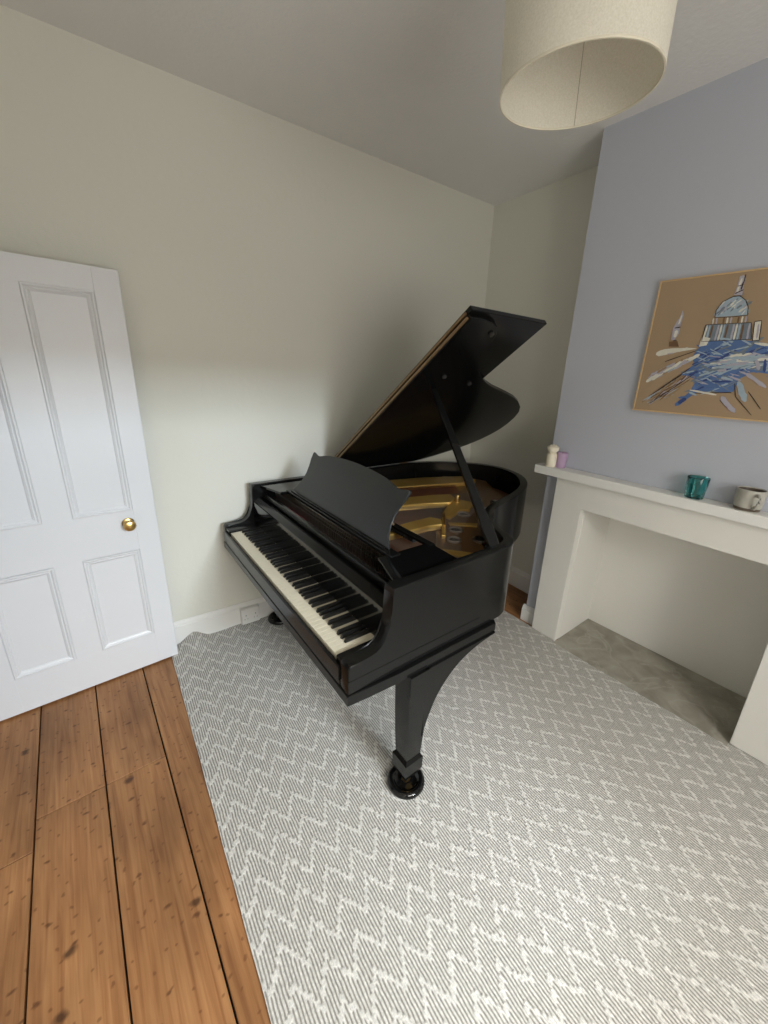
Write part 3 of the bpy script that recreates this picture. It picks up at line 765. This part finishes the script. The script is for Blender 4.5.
def stroke(p, q, w_, mat, taper=.35):
    dep[0] -= .0000045
    p = Vector(p); q = Vector(q); d = q-p; n_ = Vector((-d.y, d.x)).normalized()*w_/2; pts = []
    K = 7
    for sgn in (1, -1):
        rng_ = range(K+1) if sgn > 0 else range(K, -1, -1)
        for i in rng_:
            f = i/K; ww = min(1, taper + 2.2*math.sin(PI*f)) * (1+pr_.uniform(-.22, .22)); c_ = p+d*f+n_*sgn*ww
            pts.append((min(X1-.008, max(X0+.008, c_.x)), min(Z1-.008, max(Z0+.008, c_.y))))
    bm.faces.new([bm.verts.new((a, dep[0], b)) for a, b in pts]).material_index = mat
def blob(pts, mat, n=2):
    dep[0] -= .0000045
    pts = catmull(pts, n, True) if n > 1 else pts
    pts = [(min(X1-.008, a), b) for a, b in pts]
    bm.faces.new([bm.verts.new((a, dep[0], b)) for a, b in pts]).material_index = mat
def inside(x, y, poly):
    c = False; n = len(poly)
    for i in range(n):
        (x1, y1), (x2, y2) = poly[i], poly[i-1]
        if (y1 > y) != (y2 > y) and x < (x2-x1)*(y-y1)/(y2-y1)+x1: c = not c
    return c
def scumble(poly, count, ang, ln, wd, mats):
    xs_ = [p[0] for p in poly]; ys_ = [p[1] for p in poly]; k = 0; tries = 0
    while k < count and tries < count*30:
        tries += 1
        x, y = pr_.uniform(min(xs_), max(xs_)), pr_.uniform(min(ys_), max(ys_))
        if not inside(x, y, poly): continue
        a = math.radians(ang+pr_.uniform(-14, 14)); l = ln*pr_.uniform(.5, 1.3)/2
        p, q = (x-l*math.cos(a), y-l*math.sin(a)), (x+l*math.cos(a), y+l*math.sin(a))
        if not (inside(*p, poly) and inside(*q, poly)) and pr_.random() < .75: continue
        stroke(p, q, wd*pr_.uniform(.5, 1.4), pr_.choice(mats)); k += 1
S = {
'dome': [(0.67, 1.92), (0.668, 1.95), (0.684, 1.981), (0.715, 1.997), (0.737, 1.998), (0.76, 1.98), (0.775, 1.954), (0.781, 1.922), (0.728, 1.918)],
'lantern': [(0.716, 2.003), (0.719, 2.034), (0.719, 2.071), (0.731, 2.076), (0.741, 2.062), (0.74, 2.038), (0.744, 2.0)],
'drum_hi': [(0.663, 1.921), (0.782, 1.922), (0.793, 1.891), (0.669, 1.892)],
'drum_lo': [(0.643, 1.892), (0.8, 1.892), (0.816, 1.828), (0.644, 1.823)],
'steps': [(0.639, 1.802), (0.642, 1.844), (0.674, 1.837), (0.666, 1.807)],
'tower': [(0.81, 1.895), (0.832, 1.897), (0.842, 1.823), (0.821, 1.822)],
'blue': [(0.647, 1.809), (0.691, 1.829), (0.756, 1.828), (0.824, 1.82), (0.93, 1.795), (1.04, 1.75), (0.97, 1.689), (0.86, 1.70), (0.814, 1.68), (0.807, 1.617), (0.73, 1.613), (0.67, 1.602), (0.62, 1.543), (0.6, 1.549), (0.649, 1.608), (0.653, 1.674), (0.592, 1.679), (0.64, 1.728), (0.622, 1.753)],
'light': [(0.684, 1.732), (0.769, 1.773), (0.86, 1.773), (0.95, 1.753), (0.95, 1.689), (0.817, 1.713), (0.789, 1.692), (0.709, 1.704)],
'spire': [(0.535, 1.929), (0.541, 1.96), (0.549, 1.939), (0.546, 1.89), (0.548, 1.862), (0.534, 1.832), (0.521, 1.835), (0.518, 1.884), (0.527, 1.912)],
'spire_base': [(0.516, 1.827), (0.548, 1.829), (0.56, 1.804), (0.519, 1.805)],
'ground': [(0.471, 1.779), (0.504, 1.794), (0.572, 1.798), (0.634, 1.795), (0.562, 1.781), (0.484, 1.762)],
'band': [(0.444, 1.631), (0.45, 1.675), (0.559, 1.734), (0.631, 1.767), (0.659, 1.785), (0.654, 1.753), (0.572, 1.709), (0.498, 1.661)],
'warm': [(0.46, 1.56), (0.643, 1.717), (0.634, 1.65), (0.56, 1.56)]}
scumble(S['warm'], 60, 44, .08, .005, [6, 7, 7, 6, 5, 1, 7])
scumble(S['band'], 70, 40, .045, .008, [0, 5, 5, 1, 7]); 
blob(S['ground'], 0); scumble(S['ground'], 8, 5, .05, .008, [0, 5])
blob(S['blue'], 2, 2); scumble(S['blue'], 190, 28, .065, .007, [2, 2, 8, 1, 3, 2])
scumble(S['blue'], 60, -20, .05, .006, [1, 2, 5, 3])
scumble(S['light'], 80, 8, .06, .009, [1, 1, 5, 0, 3])
blob(S['dome'], 1); scumble(S['dome'], 50, 50, .03, .006, [1, 5, 3, 0, 1])
blob(S['drum_hi'], 7, 1); blob(S['drum_lo'], 3, 1)
for i in range(10): stroke((.668+i*.0125, 1.893), (.666+i*.0125, 1.918), .006, [0, 5, 7, 6][i % 4])
for i in range(15): stroke((.648+i*.011, 1.826), (.650+i*.0105, 1.890), .007, [0, 1, 6, 3, 5][i % 5])
blob(S['tower'], 0, 1); stroke((.826, 1.885), (.832, 1.83), .006, 5); blob(S['steps'], 0, 1)
blob(S['lantern'], 5, 1); stroke((.724, 2.01), (.728, 2.065), .007, 0); stroke((.735, 2.02), (.736, 2.05), .005, 4); stroke((.718, 2.008), (.744, 2.02), .004, 4); stroke((.737, 2.078), (.738, 2.045), .004, 4); stroke((.720, 2.035), (.740, 2.04), .003, 4)
blob(S['spire'], 5, 1); stroke((.533, 1.845), (.536, 1.875), .012, 0); stroke((.537, 1.90), (.542, 1.94), .006, 0); stroke((.524, 1.885), (.548, 1.888), .004, 4); stroke((.530, 1.83), (.545, 1.832), .004, 4); blob(S['spire_base'], 6, 1)
for e in (('dome', .0028), ('drum_lo', .0025), ('tower', .003)):
    q = S[e[0]]
    for a, b in zip(q, q[1:]+q[:1]): stroke(a, b, e[1], 4, .8)
for a, b in (((0.804, 1.652), (0.82, 1.597)), ((0.82, 1.597), (0.891, 1.526)), ((0.857, 1.621), (0.914, 1.554)), ((0.769, 1.579), (0.817, 1.537)), ((0.494, 1.542), (0.65, 1.688)), ((0.498, 1.59), (0.625, 1.71)), ((0.517, 1.738), (0.639, 1.788)), ((0.517, 1.607), (0.599, 1.68)), ((0.67, 1.602), (0.802, 1.614))): stroke(a, b, .003, 4, .8)
for a, b, w_, m_ in (((0.771, 1.594), (0.833, 1.532), .018, 5), ((0.815, 1.66), (0.857, 1.579), .022, 1), ((0.833, 1.694), (0.91, 1.640), .014, 5), ((0.647, 1.615), (0.752, 1.6), .008, 0), ((.455, 1.642), (.50, 1.68), .014, 0), ((.52, 1.69), (.57, 1.722), .010, 0), ((.61, 1.745), (.65, 1.77), .014, 0), ((0.853, 1.747), (0.87, 1.708), .012, 5), ((.88, 1.75), (.89, 1.70), .010, 8), ((.615, 1.552), (.64, 1.578), .016, 8), ((.83, 1.812), (.93, 1.795), .010, 0), ((.705, 1.835), (.75, 1.828), .008, 1), ((.72, 1.655), (.79, 1.66), .008, 8), ((.68, 1.64), (.76, 1.632), .010, 2)): stroke(a, b, w_, m_)
obj('painted_strokes', bm, PM, t)

# ---------------------------------------------------------------- things on the mantel shelf
ST = SZ+.0512
def on_shelf(o, x, y, rz=0, s=1): o.matrix_world = Mch @ Matrix.Translation((x, y, ST)) @ Matrix.Rotation(rz, 4, 'Z') @ Matrix.Scale(s, 4)
def rail(bmx, y): return bmx
t = empty('figure_candle', label='cream two-tier figure-shaped candle at the left end of the mantel shelf', cat='candle'); on_shelf(t, .046, -.066, 0, 1.38)
bm = bmesh.new(); lathe(bm, [(0, 0), (.0205, 0), (.022, .002), (.0225, .050), (.021, .056), (.016, .060), (.0155, .063), (0, .063)], 32); obj('candle_body', bm, M_candle, t, True)
bm = bmesh.new(); lathe(bm, [(0, .0625), (.015, .0625), (.021, .068), (.0245, .076), (.0245, .084), (.021, .088), (.012, .091), (0, .092)], 32)
o = obj('candle_head', bm, M_candle, t, True)
bm = bmesh.new()
for a in (0, 2.1, 4.2): lathe(bm, [(0, .089), (.005, .089), (.005, .092), (.002, .096), (0, .097)], 10, .011*math.cos(a), .011*math.sin(a))
obj('candle_knobs', bm, M_candle, t, True)
t = empty('pillar_candle', label='short lilac pillar candle behind the cream figure candle on the mantel shelf', cat='candle'); on_shelf(t, .094, -.037, 0, 1.28)
bm = bmesh.new(); lathe(bm, [(0, 0), (.021, 0), (.0225, .002), (.024, .060), (.0255, .066), (.0245, .070), (.021, .069), (.018, .062), (0, .061)], 32); obj('candle_wax', bm, M_lilac, t, True)
bm = bmesh.new(); tube(bm, [(0, 0, .061), (.001, 0, .070)], .0012, 6); obj('wick', bm, M_hole, t)
bm = bmesh.new()
sg = 48; prof = [(.027, 0), (.030, .003), (.031, .02), (.033, .045), (.0355, .078), (.0345, .080), (.0325, .078), (.030, .045), (.028, .02), (.026, .009), (0, .008)]
lathe(bm, [(0, 0)] + prof, sg)
for v in bm.verts:
    rr = math.hypot(v.co.x, v.co.y)
    if rr > .0295 and .004 < v.co.z < .076:
        a = math.atan2(v.co.y, v.co.x); k = 1+.05*math.cos(8*a+v.co.z*60); v.co.x *= k; v.co.y *= k
o = tag(obj('glass_tumbler', bm, M_glass, None, True), 'small teal pressed-glass tumbler standing mid-way along the mantel shelf', 'glass'); on_shelf(o, .780, -.046, 0, 1.25)
t = empty('stoneware_mug', label='speckled grey-beige stoneware mug on the mantel shelf, right of the teal glass', cat='mug'); on_shelf(t, .975, -.052, math.radians(-58), 1.22); t.scale = (1.22, 1.22, 1.36)
bm = bmesh.new(); lathe(bm, [(0, 0), (.034, 0), (.037, .003), (.0395, .012), (.0415, .035), (.042, .058), (.0415, .068), (.0395, .069), (.038, .066), (.0375, .02), (.034, .008), (0, .007)], 40)
o = obj('mug_body', bm, [M_mug, M_dark], t, True)
for f in o.data.polygons:
    c = f.center
    if math.hypot(c.x, c.y) < .0383 and c.z > .0055: f.material_index = 1
bm = bmesh.new(); tube(bm, [(.0395, 0, .056), (.052, 0, .059), (.063, 0, .052), (.066, 0, .038), (.060, 0, .024), (.050, 0, .017), (.0395, 0, .018)], [.0055, .005, .005, .005, .005, .005, .0055], 10); obj('mug_handle', bm, M_mug, t, True)

# ---------------------------------------------------------------- pendant lamp shade
t = empty('pendant_lamp', (1.6355, 1.8105, 2.30), 0, 'cream linen drum lamp shade hanging from the ceiling', 'lamp')
t.rotation_euler = Vector((0, 0, 1)).rotation_difference(Vector((.02, -.08, 1)).normalized()).to_euler()
R_ = .182; SHH = .27
bm = bmesh.new(); lathe(bm, [(R_, 0), (R_, SHH), (R_-.0016, SHH), (R_-.0016, 0)], 96, closed=True); obj('lamp_shade', bm, M_shade, t, True, angle=50)
bm = bmesh.new()
for z in (0,): lathe(bm, [(R_+.0008, z-.001), (R_+.0008, z+.004), (R_-.0026, z+.004), (R_-.0026, z-.001)], 96, closed=True)
obj('shade_rim', bm, simple('shade_rim_tape', (.70, .65, .53, 1), .8), t, True, angle=50)
bm = bmesh.new(); sa = math.radians(124)
tube(bm, [(math.cos(sa)*(R_-.002), math.sin(sa)*(R_-.002), .002), (math.cos(sa)*(R_-.002), math.sin(sa)*(R_-.002), SHH-.002)], .0009, 6); obj('shade_seam', bm, simple('seam_thread', (.42, .37, .28, 1), .9), t)
bm = bmesh.new()
for a in (0, 2*PI/3, 4*PI/3): tube(bm, [(.018*math.cos(a), .018*math.sin(a), SHH-.03), (R_*.99*math.cos(a), R_*.99*math.sin(a), SHH-.006)], .0016, 8)
lathe(bm, [(.016, SHH-.034), (.022, SHH-.034), (.022, SHH-.026), (.016, SHH-.026)], 24, closed=True)
obj('shade_carrier', bm, M_socket, t, True)
bm = bmesh.new(); lathe(bm, [(0, SHH-.06), (.017, SHH-.06), (.018, SHH-.02), (.014, SHH+.0), (.004, SHH+.01), (0, SHH+.01)], 24); obj('lamp_holder', bm, M_socket, t, True)
bm = bmesh.new(); lathe(bm, [(0, SHH-.13), (.015, SHH-.128), (.027, SHH-.112), (.029, SHH-.098), (.022, SHH-.078), (.013, SHH-.06), (0, SHH-.06)], 24); obj('bulb', bm, M_bulb, t, True)
inv = t.rotation_euler.to_matrix().inverted(); top = inv @ Vector((.0, -.0, H-2.30)) 
bm = bmesh.new(); base = Vector((0, 0, SHH+.008)); tube(bm, [tuple(base.lerp(top, f)) for f in (0, .5, 1)], .003, 8); obj('cord', bm, M_socket, t)
bm = bmesh.new(); lathe(bm, [(0, 0), (.045, 0), (.040, -.018), (.012, -.03), (0, -.03)], 28); o = obj('ceiling_rose', bm, M_socket, t, True); o.matrix_local = Matrix.Translation(top) @ inv.to_4x4()
